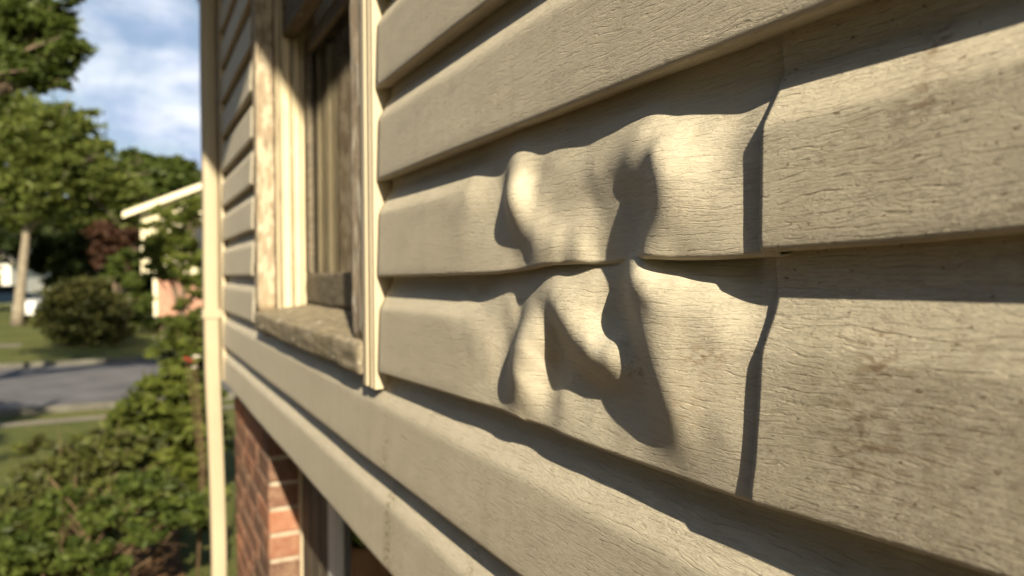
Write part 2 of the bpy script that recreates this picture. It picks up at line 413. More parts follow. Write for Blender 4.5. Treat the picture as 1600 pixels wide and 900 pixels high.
# siding -------------------------------------------------------------
PT = np.array([1.15, .92, .675, .640, .59, .10, .04, .012])
PW = np.array([-.0030, -.0028, .0122, .0142, .0147, .0168, .0170, .0167])
TS = np.concatenate([np.linspace(1.15, 1.0, 4), np.linspace(.97, .05, 60), np.array([.035, .022, .011, .003])])
_w = np.interp(-TS, -PT, PW)
def prof(t):
    t = np.asarray(t, float); k = np.linspace(-.018, .018, 9)
    return np.mean([np.interp(-(t + d), -PT, PW) for d in k], axis=0)
def course(S, zb, zt, zoff=None, wadd=0.0, wfun=None, uoff=0.0, ts=None, lap=1.0):
    """one course of siding as a grid; returns verts, faces, uvs"""
    ts = TS if ts is None else ts
    E = zt - zb; nS = len(S); zo = np.zeros(nS) if zoff is None else np.array([zoff(s) for s in S])
    V = []; UV = []
    cols = []
    for i, s in enumerate(S):
        z = zb + ts * E + zo[i] * np.clip(1 - ts, 0, 1)
        wv = prof(ts) + wadd
        cols.append((z, wv))
    Z = np.array([c[0] for c in cols]); W = np.array([c[1] for c in cols]); SS = np.repeat(np.array(S)[:, None], len(ts), 1)
    if wfun is not None: W = wfun(SS, Z, np.repeat(ts[None, :], nS, 0), W)
    # rounded nose and the return under it
    wn = W[:, -1]; zn = Z[:, -1]
    extra = [(wn - .0008, zn - .0011), (wn - .0022, zn - .0015), (wn - .0045, zn - .0012), (wn * .45, zn - .0002), (np.full(nS, -.0028), zn + .0012)]
    Wf = np.concatenate([W] + [e[0][:, None] for e in extra], 1); Zf = np.concatenate([Z] + [e[1][:, None] for e in extra], 1)
    SSf = np.repeat(np.array(S)[:, None], Wf.shape[1], 1)
    Vf = zb + np.concatenate([ts, -.02 - .02 * np.arange(5)]) * E; Vf = np.repeat(Vf[None, :], nS, 0)
    m_ = Wf.shape[1]
    P = np.stack([-Wf, SSf, Zf], -1).reshape(-1, 3); U = np.stack([SSf + uoff, Vf], -1).reshape(-1, 2)
    I = np.arange(nS * m_).reshape(nS, m_)
    Q = np.stack([I[:-1, :-1], I[:-1, 1:], I[1:, 1:], I[1:, :-1]], -1).reshape(-1, 4)
    return P, Q, U
def bend_seam(piece):
    P, Q, U = piece; P = P.copy(); d = np.interp(P[:, 2], SEZ, SES) - SEAM
    P[:, 1] += d * np.exp(-((P[:, 1] - SEAM) / .035) ** 2); return P, Q, U
def siding(name, mat, pieces, label=None, thick=.0011):
    Ps, Qs, Us, b = [], [], [], 0
    for P, Q, U in pieces: Ps.append(P); Qs.append(Q + b); Us.append(U); b += len(P)
    P = np.concatenate(Ps); Q = np.concatenate(Qs); U = np.concatenate(Us)
    me = bpy.data.meshes.new(name); me.from_pydata(P.tolist(), [], Q.tolist()); me.update()
    uvl = me.uv_layers.new(name='UVMap'); uvl.data.foreach_set('uv', U[Q.reshape(-1)].reshape(-1))
    o = link(name, me, mat, house, True)
    # normals must face out (-x)
    md = o.modifiers.new('thickness', 'SOLIDIFY'); md.thickness = thick; md.offset = -1
    if label: o['label'] = label
    return o
ZB = {-2: 1.658, -1: 1.772, 0: 1.887, 1: 2.0005, 2: 2.1125, 3: 2.2215}
for k in range(4, 24): ZB[k] = ZB[3] + .1115 * (k - 3)
def zt(k): return ZB[k + 1] if k + 1 in ZB else ZB[k] + .1115
TSC = np.concatenate([np.array([1.15, 1.0]), np.linspace(.95, .05, 26), np.array([.02, .004])])
def run(s0, s1, k, step=.02, uo=0.0, **kw):
    n = max(2, int(abs(s1 - s0) / step)); return course(np.linspace(s0, s1, n + 1), ZB[k], zt(k), uoff=uo, ts=TSC, **kw)
# slight lie of the land in each course so that the long edges are not ruler straight
def wave(seed, a=.0006):
    def g(SS, Z, T, W):
        ph = np.sin(SS * 7.3 + seed) * a + np.sin(SS * 19 + seed * 2.7) * a * .45 + np.sin(SS * 3.1 + Z * 20 + seed) * a
        return W + ph * np.clip((1.05 - T), 0, 1)
    return g
siding('siding_panel', V_LOW, [run(S_NEAR, S_FAR, -2, .012, .0, wfun=wave(1)), run(S_NEAR, S_FAR, -1, .012, 0, wfun=wave(1))], 'lowest siding panel with a green streak under the window')
siding('siding_panel', VINYL, [run(S_NEAR, .853, k, .012, k * 1.7, wfun=wave(3)) for k in (2, 3)])
def s_end(k): return min(S_FAR, (2.60 - .62 * SB) - (zt(k) + .02 - 2.30 - .62 * SC) / .27)
for k in range(4, 22, 2):
    ks = [j for j in (k, k + 1) if s_end(j) > S_NEAR + .3]
    if not ks: break
    siding('siding_panel', VINYL, [run(S_NEAR, min(.853, s_end(j)) if zt(j) < 3.2 else s_end(j), j, .05, j * 1.3, wfun=wave(j)) for j in ks])
for k in range(0, 11, 2):
    siding('siding_panel', VINYL, [run(1.862, S_FAR, j, .04, j * 2.1, wfun=wave(j + 5)) for j in (k, k + 1) if zt(j) < 3.2])

# the warped panel -----------------------------------------------------
# (pixel x, pixel y in the photograph, height off the wall in mm) turned into wall coordinates
RIDGE_B = [
 # under the course above, in its shade
 (780, 215, -1), (805, 214, 3), (850, 195, 1), (930, 165, 0), (1010, 130, 0), (1100, 95, -2), 
 (805, 247, 9.5), (830, 247, 8.3), (862, 246, 8), (920, 230, 6.5), (960, 210, 7.5), (1000, 190, 8.75), (1060, 184, 7.25), (1120, 182, 5.5), (1165, 178, 4),
 (775, 286, 4), (780, 262, 0),
 # fold on the left
 (787, 300, 6), (776, 330, 10.5), (791, 345, 12.5), (804, 378, 14), (825, 398, 15),
 (806, 264, 14.5), (808, 287, 21), (812, 312, 22), (820, 338, 20.5), (838, 362, 20), (866, 384, 20.5),
 (822, 276, 13), (828, 300, 14), (836, 324, 15.5), (850, 296, 11), (862, 334, 13.5), (885, 358, 15), (908, 392, 17),
 # hollow
 (872, 264, 9), (900, 280, 10), (930, 322, 9), (938, 365, 10.5), (935, 398, 10), (930, 270, 11.5), (958, 258, 13), (985, 240, 17), (960, 282, 12),
 (986, 278, 16), (985, 318, 11), (975, 340, 11.5), (965, 370, 10), (955, 398, 9),
 # crest on the right
 (1000, 212, 15), (1025, 235, 22.5), (1042, 265, 28.5), (1046, 300, 28.8), (1041, 332, 28), (1026, 365, 26.8), (1009, 396, 26),
 (1012, 300, 19), (1008, 335, 15), (996, 368, 12.5), (1012, 262, 21.5),
 (1085, 215, 12.5), (1085, 260, 19.8), (1085, 320, 22), (1074, 370, 21.8), (1060, 398, 23),
 (1140, 215, 10), (1140, 260, 15.5), (1140, 320, 18.4), (1140, 390, 18.8),
 (790, 420, 15.5), (830, 412, 17), (880, 408, 17.5), (915, 410, 15)]
RIDGE_C = [
 (740, 440, -1), (780, 450, 1), (820, 435, 3), (850, 425, 6), (900, 418, 7), (940, 412, 5), (1050, 408, 8), (1100, 412, 6), (1195, 412, 2),
 (775, 478, 7), (800, 480, 7), (745, 500, 12.5), (790, 515, 7.5), (770, 560, 13), (762, 610, 14.8), (796, 545, 9), (786, 590, 11.5), (778, 622, 14.6),
 (862, 462, 21), (872, 480, 25), (890, 503, 25.5), (920, 530, 24), (952, 553, 22), (985, 572, 18.5), (848, 464, 17), (836, 465, 12), (815, 490, 6),
 (848, 490, 18), (838, 520, 22), (827, 555, 24.5), (815, 595, 25), (808, 625, 20.5), (806, 648, 17),
 (870, 525, 12), (872, 548, 9.5), (890, 575, 8), (920, 600, 8.5), (955, 615, 9), (990, 618, 12.5),
 (858, 560, 10.5), (850, 600, 11.5), (842, 635, 14), (825, 652, 15), (880, 620, 12), (930, 650, 11.8), (980, 660, 12.5), (985, 714, 15.8), (935, 694, 15.6), (885, 672, 15.4),
 (900, 455, 17.5), (922, 485, 16.5), (938, 512, 15.5), (925, 440, 12), (948, 440, 8.5), (955, 480, 9), (965, 515, 11), (985, 545, 15.5),
 (978, 480, 10.5), (972, 440, 9),
 (1006, 408, 21), (1012, 440, 27.5), (1008, 480, 28), (1008, 520, 28), (1020, 560, 28), (1038, 600, 28), (1053, 640, 26), (1062, 680, 22), (1062, 735, 16.8),
 (1005, 600, 17), (1018, 640, 16.5),
 (1060, 440, 19.5), (1072, 520, 21.8), (1085, 600, 21.8), (1095, 670, 19.5), (1100, 745, 17),
 (1115, 450, 14), (1130, 520, 18), (1135, 600, 18.6), (1140, 680, 18.5)]
def profR(k, t, W=None):
    """profile of the overlapping panel, slightly different in its two courses"""
    if k == 1:
        p = prof(t + .10 * np.clip((t - .30) / .2, 0, 1)); return p + .0018 + .0017 * np.clip(p / .017, 0, 1)
    return .0203 - (.0168 - prof(t)) * .52
AMP = .80
def ctrl(pts, k):
    A = []
    for px, py, h in pts:
        h = 14.5 + (h - 14.5) * AMP if px < 1070 and not (k == 1 and py < 247) else h; p = onplane(px, py, -h / 1000); A.append((p[1], p[2], h / 1000))
    for s_ in (.256, .243, .230):
        for t in (1.1, .95, .87, .78, .7, .62, .5, .35, .2, .08):
            A.append((s_, ZB[k] + .010 + t * (zt(k) - ZB[k] - .010), max(-.0028, float(profR(k, np.array([t]))[0]) - .0031)))
    # the undistorted panel to the left
    for px in (640, 675, 705, 735):
        s = onplane(px, 450, -.012)[1]
        for t in (1.1, .9, .75, .6, .4, .2, .03):
            A.append((s, ZB[k] + t * (zt(k) - ZB[k]), float(prof(t))))
    return np.array(A)
class RBF:
    def __init__(s, A, reg=3e-4):
        s.c = A[:, :2] / .05; n = len(A); K = s.k(np.linalg.norm(s.c[:, None] - s.c[None], axis=2)) + reg * np.eye(n)
        P = np.c_[np.ones(n), s.c]; M_ = np.block([[K, P], [P.T, np.zeros((3, 3))]])
        s.w = np.linalg.solve(M_, np.r_[A[:, 2], 0, 0, 0])
    @staticmethod
    def k(r): return r ** 2 * np.log(r + 1e-9)
    def __call__(s, S, Z):
        q = np.stack([S.ravel(), Z.ravel()], -1) / .05; out = np.empty(len(q))
        for i in range(0, len(q), 4000):
            qq = q[i:i + 4000]; r = np.linalg.norm(qq[:, None] - s.c[None], axis=2)
            out[i:i + 4000] = s.k(r) @ s.w[:-3] + s.w[-3] + qq @ s.w[-2:]
        return out.reshape(S.shape)
RB, RC = RBF(ctrl(RIDGE_B, 1)), RBF(ctrl(RIDGE_C, 0))
sA, sB = onplane(690, 450, -.012)[1], onplane(752, 450, -.012)[1]
def sm(x): x = np.clip(x, 0, 1); return x * x * (3 - 2 * x)
def warpB(S, Z, T, W):
    mk = sm((sA - S) / (sA - sB)); mk = mk * np.clip((1.12 - T) / .08, 0, 1); return W * (1 - mk) + np.maximum(RB(S, Z), -.003) * mk
def warpC(S, Z, T, W):
    mk = sm((sA - S) / (sA - sB)); return W * (1 - mk) + np.maximum(RC(S, Z), -.003) * mk
def edge(pts, zbase):
    A = []
    for px, py, h in pts: p = onplane(px, py, -h / 1000); A.append((p[1], p[2] - zbase))
    A.sort(); a = np.array(A)
    def g(s): return float(np.interp(s, a[:, 0], a[:, 1]))
    return g
zB_ = edge([(600, 430, 16), (700, 427, 16), (775, 424, 16), (820, 417, 18), (860, 409, 20), (900, 407, 19), (940, 408, 12), (975, 404, 16), (1010, 398, 24), (1060, 400, 20), (1120, 399, 17), (1200, 394, 15)], ZB[1])
zC_ = edge([(593, 580, 16), (700, 612, 16), (788, 640, 16), (803, 650, 20), (811, 656, 20), (819, 655, 18), (870, 672, 15), (960, 707, 16), (1080, 749, 17), (1150, 771, 16), (1200, 786, 16)], ZB[0])
Sf = np.concatenate([np.linspace(.853, .66, 24)[:-1], np.linspace(.66, .240, 340)])[::-1]
siding('siding_panel', V_WARP, [course(Sf, ZB[1], zt(1), zB_, 0, warpB), course(Sf, ZB[0], zt(0), zC_, 0, warpC, uoff=.0)],
       'siding panel with deep heat-warped folds and a sunken right end')
# the overlapping panel on the right
def zR(k):
    pts = {1: [(1190, 387, 20), (1400, 372, 20), (1600, 353, 20)], 0: [(1175, 781, 20), (1192, 787, 20), (1564, 894, 20)]}[k]
    g0 = edge(pts, ZB[k]); return lambda s: g0(max(s, .10)) if s > .10 else g0(.10) * max(0, 1 - (.10 - s) / .9)
_se = sorted((float(p[2]), float(p[1])) for p in (onplane(1213, 65, -.004), onplane(1210, 146, -.009), onplane(1197, 200, -.016), onplane(1193, 300, -.0192), onplane(1190, 388, -.0203),
    onplane(1211, 408, -.0115), onplane(1211, 445, -.013), onplane(1203, 485, -.0165), onplane(1191, 545, -.0186), onplane(1186, 640, -.0195), onplane(1180, 720, -.020), onplane(1172, 775, -.0203)))
SEZ, SES = np.array([a for a, _ in _se]), np.array([b for _, b in _se])
SEAM = float(SES.mean())
def wr(SS, Z, T, W, k=1):
    W = profR(k, T[0])[None, :] + 0 * W
    near = np.exp(-((SS - SEAM) / .05) ** 2)
    return W + near * .0004 * np.sin(T * 5.2) + .0006 * np.sin(SS * 31 + Z * 12)
Sr = np.concatenate([np.linspace(S_NEAR, -.1, 20)[:-1], np.linspace(-.1, SEAM, 150)])
siding('siding_panel', V_RIGHT, [bend_seam(course(Sr, ZB[1], zt(1), zR(1), 0, wr)), bend_seam(course(Sr, ZB[0], zt(0), zR(0), 0, lambda a, b, c, d: wr(a, b, c, d, 0)))],
       'siding panel lapped over the right end of the warped one, brown specks')

# corner post and downspout --------------------------------------------
mb = MB(); mb.box((-.020, 2.558, 1.655), (.03, 2.668, RK(2.668)), bev=.003); mb.box((-.020, 2.668, 1.655), (.03, 2.672, 3.2)); mb.build('corner_post', V_TRIM, house)
def spout():
    me = MB(); n = 90; prof_ = []
    hw, hh, r = .0235, .030, .008
    for cx, cy, a0 in ((hw - r, hh - r, 0), (-hw + r, hh - r, 90), (-hw + r, -hh + r, 180), (hw - r, -hh + r, 270)):
        for a in (0, 30, 60, 90): prof_.append((cx + r * math.cos(math.radians(a0 + a)), cy + r * math.sin(math.radians(a0 + a))))
    V = []; 
    for i in range(n + 1):
        z = .15 + (3.40 - .15) * i / n
        ox = -.0465 + (.004 * math.sin(z * 5.1 + .6) * min(1, max(0, 1.75 - z)) if z < 1.75 else .0007 * math.sin(z * 9)); sc_ = 1 + (.035 if abs(z - 1.88) < .03 else 0)
        ox += min(.014, max(0, 1.70 - z) * .022)
        for x, y in prof_: V.append((ox + x * sc_, 2.632 + y * sc_, z))
    k = len(prof_)
    Fs = [(i * k + j, i * k + (j + 1) % k, (i + 1) * k + (j + 1) % k, (i + 1) * k + j) for i in range(n) for j in range(k)]
    me.add(V, Fs); return me
sp_ = spout().build('downspout', METALP, house, True)
for z in (1.86, 2.9):
    mb = MB(); mb.box((-.073, 2.598, z), (-.019, 2.6005, z + .028)); mb.box((-.0755, 2.598, z), (-.0725, 2.665, z + .028)); mb.build('strap', METALP, sp_)
# roof -----------------------------------------------------------------
rf = MB()
rf.prism([(S_NEAR - .2, RK(S_NEAR - .2) + .02), (2.9, RK(2.9) + .02), (2.9, RK(2.9) + .20), (S_NEAR - .2, RK(S_NEAR - .2) + .20)], -.60, 4.7)
roof = rf.build('roof', SHINGLE, house)
mb = MB(); mb.prism([(S_NEAR - .2, RK(S_NEAR - .2)), (2.9, RK(2.9)), (2.9, RK(2.9) + .018), (S_NEAR - .2, RK(S_NEAR - .2) + .018)], -.59, .6); mb.build('soffit', SOFFIT, roof)
mb = MB(); mb.prism([(S_NEAR - .2, RK(S_NEAR - .2) - .005), (2.91, RK(2.91) - .005), (2.91, RK(2.91) + .17), (S_NEAR - .2, RK(S_NEAR - .2) + .17)], -.625, -.603); mb.build('rake_board', V_TRIM, roof)

# upper window ----------------------------------------------------------
win = MB()
win.box((-.020, .858, 1.863), (-.0165, .899, 3.16)); win.box((-.0165, .858, 1.863), (.02, .8615, 3.16)); win.box((-.021, .868, 1.8635), (-.0195, .873, 3.16)); win.box((-.0225, .884, 1.8635), (-.0195, .899, 3.16), bev=.001)
win_o = win.build('window', V_TRIM, house); win_o['label'] = 'old double-hung window with peeling wooden casing'
mb = rough_box((-.016, .906, 1.915), (.030, .978, 3.16), (.006, .006, .014), .0016, 40, 2); mb.build('casing', WOOD_NEAR, win_o, True)
mb = rough_box((-.016, 1.805, 1.915), (.026, 1.862, 3.16), (.006, .006, .02), .0014, 40, 9); mb.build('casing', WOOD_TAN, win_o, True)
mb = MB(); mb.box((-.013, .979, 3.09), (.03, 1.804, 3.16), bev=.002); mb.build('casing', WOOD_TAN, win_o)
# jambs with stop beads
mb = rough_box((.012, .9785, 1.905), (.127, .992, 3.10), (.01, .006, .03), .0008, 30, 4)
mb.build('jamb', WOOD_GREY, win_o, True)
mb = rough_box((.0265, 1.790, 1.905), (.127, 1.8045, 3.10), (.01, .006, .02), .0008, 30, 5)
for x0, x1, d in ((.029, .040, .008), (.056, .066, .011), (.078, .084, .006)): mb.box((x0, 1.79 - d, 1.91), (x1, 1.7895, 3.09), bev=.002)
mb.build('jamb', WOOD_PALE, win_o, True)
# sill with worn nose, sloping outward
mb = rough_box((-.026, .908, 1.872), (.127, 1.815, 1.914), (.005, .012, .005), .0016, np.array([70, 9, 90.]), 7)
V2 = []
for (x, y, z) in mb.v:
    if z > 1.893: z += np.clip((x + .026) / .153, 0, 1) * .022
    V2.append((x, y, z))
mb.v = V2; mb.build('sill', WOOD_SILL, win_o, True)
mb = MB(); mb.box((-.0145, .9, 1.8745), (-.0005, 1.86, 1.8780)); mb.build('sill_trim', V_TRIM, win_o)
# lower sash, upper sash, glass, curtain
mb = rough_box((.088, .993, 1.934), (.118, 1.789, 2.004), (.01, .012, .008), .0014, 45, 3)
for s0, s1 in ((.993, 1.035), (1.745, 1.789)): mb.box((.089, s0, 2.004), (.117, s1, 2.55), bev=.002)
mb.box((.0892, 1.035, 2.515), (.1165, 1.745, 2.55), bev=.002)
mb.build('lower_sash', WOOD_GREY, win_o, False)
mb = MB(); mb.box((.100, 1.034, 2.0), (.103, 1.746, 2.517)); mb.build('glass', GLASS, win_o)
mb = MB(); mb.box((.042, .993, 2.555), (.076, 1.789, 2.61), bev=.003); mb.box((.0422, .993, 2.61), (.0758, 1.04, 3.10), bev=.003); mb.box((.0422, 1.745, 2.61), (.0758, 1.789, 3.10), bev=.003)
mb.build('upper_sash', WOOD_GREY, win_o)
mb = MB(); mb.box((.058, 1.039, 2.605), (.061, 1.746, 3.10)); mb.build('glass', GLASS, win_o)
nS = 260; V = []; Fs = []
for i in range(nS + 1):
    s = .99 + .80 * i / nS; ph = s * 110 + 1.6 * math.sin(s * 11); xo = .124 + .011 * math.sin(ph) + .005 * math.sin(ph * 2.3 + 1)
    V += [(xo + .004 * math.sin(s * 31), s, 1.95), (xo, s, 3.12)]
Fs = [(2 * i, 2 * i + 1, 2 * i + 3, 2 * i + 2) for i in range(nS)]
mb = MB(); mb.add(V, Fs); mb.build('curtain', CLOTH, win_o, True)
mb = MB(); mb.box((.25, .99, 1.90), (.26, 1.79, 3.12)); mb.build('room_backing', INSIDE, win_o)

# brick base --------------------------------------------------------------
def bricks():
    b = MB(); mo = MB(); ch = .0665; L = .205; rr = random.Random(3)
    def field(s0, s1, z0, z1, x0=.025):
        k0 = int(z0 / ch)
        for k in range(k0, int(z1 / ch) + 1):
            za, zb = max(k * ch + .005, z0), min((k + 1) * ch - .005, z1)
            if zb - za < .02: continue
            s = s1 + (0 if k % 2 else L / 2)
            while s > s0:
                a, c = max(s - L + .01, s0), min(s, s1)
                if c - a > .03: b.box((x0 + rr.uniform(-.001, .0015), a, za), (x0 + .1, c, zb), rr.random(), .003)
                s -= L
        mo.box((x0 + .005, s0 + .004, z0), (x0 + .098, s1 - .004, z1 + .001))
    field(1.96, 2.655, 0, 1.655); field(S_NEAR, .93, 0, 1.655); field(.93, 1.96, 0, 1.0)
    return b, mo
b, mo = bricks()
bw = b.build('brick_wall', BRICK, house); mo.build('mortar', MORTAR, bw)
# basement window
bwin = MB()
bwin.box((.040, .935, 1.60), (.12, 1.955, 1.652), bev=.003)
bwin.box((.100, 1.935, 1.0), (.126, 1.957, 1.598), bev=.002); bwin.box((.100, .935, 1.0), (.126, .96, 1.598), bev=.002); bwin.box((.09, .96, 1.0), (.126, 1.935, 1.035), bev=.002)
bo = bwin.build('basement_window', V_TRIM, house); bo['label'] = 'shaded basement window in the brick base'
mb = MB(); mb.box((.105, 1.60, 1.036), (.124, 1.934, 1.597)); 
for q in range(3): mb.box((.1030, 1.62 + q * .105, 1.05), (.1052, 1.705 + q * .105, 1.585), bev=.001)
mb.build('side_panel', DARKPANEL, bo)
mb = MB(); mb.box((.092, 1.525, 1.036), (.124, 1.598, 1.597), bev=.003); mb.box((.092, .961, 1.036), (.124, 1.03, 1.597), bev=.003); mb.box((.0925, 1.031, 1.55), (.1235, 1.524, 1.597)); mb.build('frame', BWFRAME, bo)
mb = MB(); mb.box((.108, 1.03, 1.036), (.111, 1.525, 1.551)); mb.build('glass', GLASS, bo)
mb = MB(); mb.box((.30, .94, 1.0), (.31, 1.95, 1.64)); mb.build('room_backing', INSIDE, bo)

# ------------------------------------------------------------------ foliage
L_OLIVE = leaf_mat('leaf_olive', (.035, .055, .011), (.165, .195, .045))
L_GREEN = leaf_mat('leaf_green', (.026, .045, .009), (.105, .138, .028))
L_SHADE = leaf_mat('leaf_painted_shade', (.012, .022, .006), (.045, .062, .016), .15)  # shade of the crowns above is put into this dark leaf colour
L_RED = leaf_mat('leaf_red_brown', (.022, .011, .007), (.075, .036, .020), .2)
L_BRONZE = leaf_mat('leaf_bronze', (.022, .026, .008), (.095, .098, .026), .25)
L_MID = leaf_mat('leaf_mid_green', (.024, .018, .008), (.12, .145, .034), .25)
L_BRIGHT = leaf_mat('leaf_bright_green', (.030, .045, .009), (.155, .185, .034), .35)
BARK = simple('bark', (.17, .13, .095), .95, .05, .35, 9, .01)
BARK_PALE = simple('pale_bark', (.22, .19, .145), .95, .05, .3, 5, .01)
TWIG = simple('dry_twigs', (.13, .09, .055), .9, .1, .3, 20)

def leaves(clumps, size, density_sub=1.0, rng=RNG, elong=2.1):
    """clumps: (centre, radius xyz, number of leaves); small folded leaf faces gathered in sprays"""
    Cs, Ts = [], []
    for c, r, n in clumps:
        c = np.array(c); r = np.array(r if hasattr(r, '__len__') else (r, r, r), float)
        k = max(5, int(n / 45 * density_sub))
        d = rng.normal(size=(k, 3)); d /= np.linalg.norm(d, axis=1)[:, None]
        sub = c + d * r * (rng.uniform(.25, 1.0, (k, 1)) ** .6)
        tb = rng.uniform(0, .6, k); sr = rng.uniform(.14, .34, k)
        pick = rng.integers(0, k, n)
        off = rng.normal(size=(n, 3)) * (sr[pick][:, None]) * r * .62
        Cs.append(sub[pick] + off * np.array([1, 1, .6])); Ts.append(np.clip(tb[pick] + rng.uniform(0, .4, n), 0, 1))
    C = np.concatenate(Cs); T = np.concatenate(Ts); n = len(C)
    a = rng.normal(size=(n, 3)); a[:, 2] *= .6; a /= np.linalg.norm(a, axis=1)[:, None]
    b = rng.normal(size=(n, 3)); b -= (a * b).sum(1)[:, None] * a; b /= np.linalg.norm(b, axis=1)[:, None]
    nn = np.cross(a, b); s = size * rng.uniform(.6, 1.3, (n, 1))
    P = np.stack([C - a * s * .5 * elong, C + b * s * .42 + nn * s * .12, C + a * s * .5 * elong, C - b * s * .42 + nn * s * .12], 1).reshape(-1, 3)
    me = bpy.data.meshes.new('crown'); me.vertices.add(n * 4); me.vertices.foreach_set('co', P.ravel())
    me.loops.add(n * 4); me.loops.foreach_set('vertex_index', np.arange(n * 4)); me.polygons.add(n); me.polygons.foreach_set('loop_start', np.arange(n) * 4)
    me.update(); me.validate()
    at_ = me.attributes.new('tint', 'FLOAT', 'FACE'); at_.data.foreach_set('value', T.astype(np.float32)); return me

def tree(name, label, cat, base, trunk_r, clumps, size, lmat, bark=BARK, group=None, part='crown', stem='trunk', tip=None, nlimb=None, sub=1.0, fork=None):
    root = empty(name, tuple(base), label, cat, group)
    cs = np.array([c[0] for c in clumps]); top = Vector(tip) if tip is not None else Vector(cs.mean(0))
    b0 = Vector(base); mb = MB(); n = 9; path = []; rad = []
    fk = fork or .55
    for i in range(n + 1):
        t = i / n; p = b0.lerp(top, t); wob = trunk_r * .8 * math.sin(t * PI)
        p += Vector((mnoise.noise(p * .7) * wob, mnoise.noise(p * .7 + Vector((5, 0, 0))) * wob, 0)); path.append(p); rad.append(trunk_r * (1.25 - .25 * min(1, t * 8)) * (1 - .65 * t))
    mb.tube(path, rad, 10)
    for c in cs[:nlimb]:
        st = path[min(n - 1, max(2, int(n * (fk + random.uniform(-.1, .25)))))]; e = Vector(c)
        mid = st.lerp(e, .5) + Vector((0, 0, .06 * (e - st).length))
        mb.tube([st, mid, e], [trunk_r * .42, trunk_r * .25, trunk_r * .07], 6)
        for q in range(3):
            e2 = e + Vector(RNG.normal(size=3) * .45 * (np.mean(clumps[0][1]) if hasattr(clumps[0][1], '__len__') else clumps[0][1]))
            mb.tube([mid, mid.lerp(e2, .6) + Vector((0, 0, .02)), e2], [trunk_r * .18, trunk_r * .1, trunk_r * .03], 5)
    mb.build(stem, bark, root, True)
    me = leaves(clumps, size, sub); o = link(part, me, lmat, root)
    return root
def cl(depth, *items):
    """(px, py, radius px, number) at that depth"""
    out = []
    for it in items:
        px, py, r, n = it[:4]; dz = it[4] if len(it) > 4 else 0
        R_ = r * depth / F; out.append((at(px, py, depth + dz), (R_, R_ * 1.0, R_ * .8), n))
    return out
def foot(px, depth):
    p = at(px, 450, depth); return np.array([p[0], p[1], 0.0])

# near tree whose boughs hang in at the top left (trunk out of frame)
D = 9.5
tree('maple_tree', 'leafy bough hanging in at the top left corner, nearest of the trees', 'tree', foot(-330, D), .2,
     cl(D, (20, 20, 62, 3600), (75, 45, 42, 2100), (105, 75, 32, 1100), (62, 110, 40, 1500), (20, 95, 46, 1500), (95, 125, 18, 380), (-70, 60, 90, 2600), (-200, -60, 150, 4200), (110, 5, 22, 260), (-330, -160, 190, 4000), (-120, -200, 120, 2600)),
     .062, L_GREEN, BARK, tip=at(-200, -120, D), sub=1.3)
# big tree across the lawn with the pale forked trunk
D = 30
tree('oak_tree', 'tall oak with pale forked trunk standing across the road', 'tree', foot(26, D), .23,
     cl(D, (10, 205, 75, 5000), (80, 215, 66, 4200), (130, 262, 52, 3000), (60, 290, 62, 3600), (175, 285, 42, 1900), (205, 300, 26, 900), (-60, 250, 90, 3000), (150, 225, 24, 500), (110, 180, 34, 800), (-40, 120, 90, 2400), (20, 330, 40, 900)),
     .155, L_OLIVE, BARK_PALE, tip=at(50, 260, D), fork=.7)
# trees beyond the neighbouring house
G = 'trees beyond the lawns'
tree('broadleaf_tree', 'rounded green treetop rising behind the gabled house', 'tree', foot(245, 52), .3, cl(52, (232, 290, 40, 1900), (262, 275, 34, 1600), (210, 262, 30, 1200), (292, 286, 36, 1900), (222, 258, 28, 1200), (275, 262, 26, 1000), (250, 320, 50, 1500), (320, 300, 40, 1200)), .30, L_GREEN, group=G)
tree('broadleaf_tree', 'olive treetop between the oak and the gabled house', 'tree', foot(185, 40), .3, cl(40, (165, 290, 42, 2000), (190, 310, 44, 2000), (150, 330, 46, 1800), (205, 335, 34, 1200)), .26, L_OLIVE, group=G)
tree('evergreen_tree', 'dense evergreen, shade painted into its leaves, behind the oak trunk', 'tree', foot(95, 44), .3, cl(44, (80, 350, 42, 2800), (110, 390, 46, 3400), (75, 400, 34, 2000), (130, 345, 42, 2600), (150, 425, 44, 2600), (100, 440, 22, 1200)), .30, L_SHADE, group=G)
tree('evergreen_tree', 'evergreen with shade painted into its leaves, filling the gap beside the gabled house', 'tree', foot(200, 46), .3, cl(46, (190, 380, 40, 2600), (205, 425, 34, 2000), (170, 440, 40, 2200), (212, 455, 26, 1200), (160, 375, 34, 2000)), .30, L_SHADE, group=G)
tree('evergreen_tree', 'tree with shade painted into its leaves at the left edge of the photo', 'tree', foot(-60, 40), .3, cl(40, (-30, 330, 50, 3000), (5, 350, 36, 2000), (-60, 400, 50, 2500), (18, 375, 26, 1200)), .28, L_SHADE, group=G)
tree('red_maple_tree', 'small red-brown maple left of the gabled house', 'tree', foot(180, 30), .09, cl(30, (165, 365, 26, 1100), (190, 380, 26, 1100), (175, 405, 26, 1000), (205, 362, 14, 400), (150, 385, 16, 400)), .15, L_RED)
tree('broadleaf_tree', 'low leafy tree between round shrub and gabled house', 'tree', foot(196, 24), .07, cl(24, (195, 405, 20, 600), (180, 430, 22, 700), (205, 440, 20, 600), (215, 470, 20, 600)), .13, L_GREEN)
tree('round_shrub', 'wide round bronze-green shrub on the lawn across the road', 'shrub', foot(132, 21), .07, cl(21, (100, 470, 34, 2200), (140, 455, 34, 2200), (172, 478, 34, 2200), (120, 505, 44, 2600), (160, 508, 42, 2400), (85, 500, 26, 1200)), .09, L_BRONZE, stem='stem')
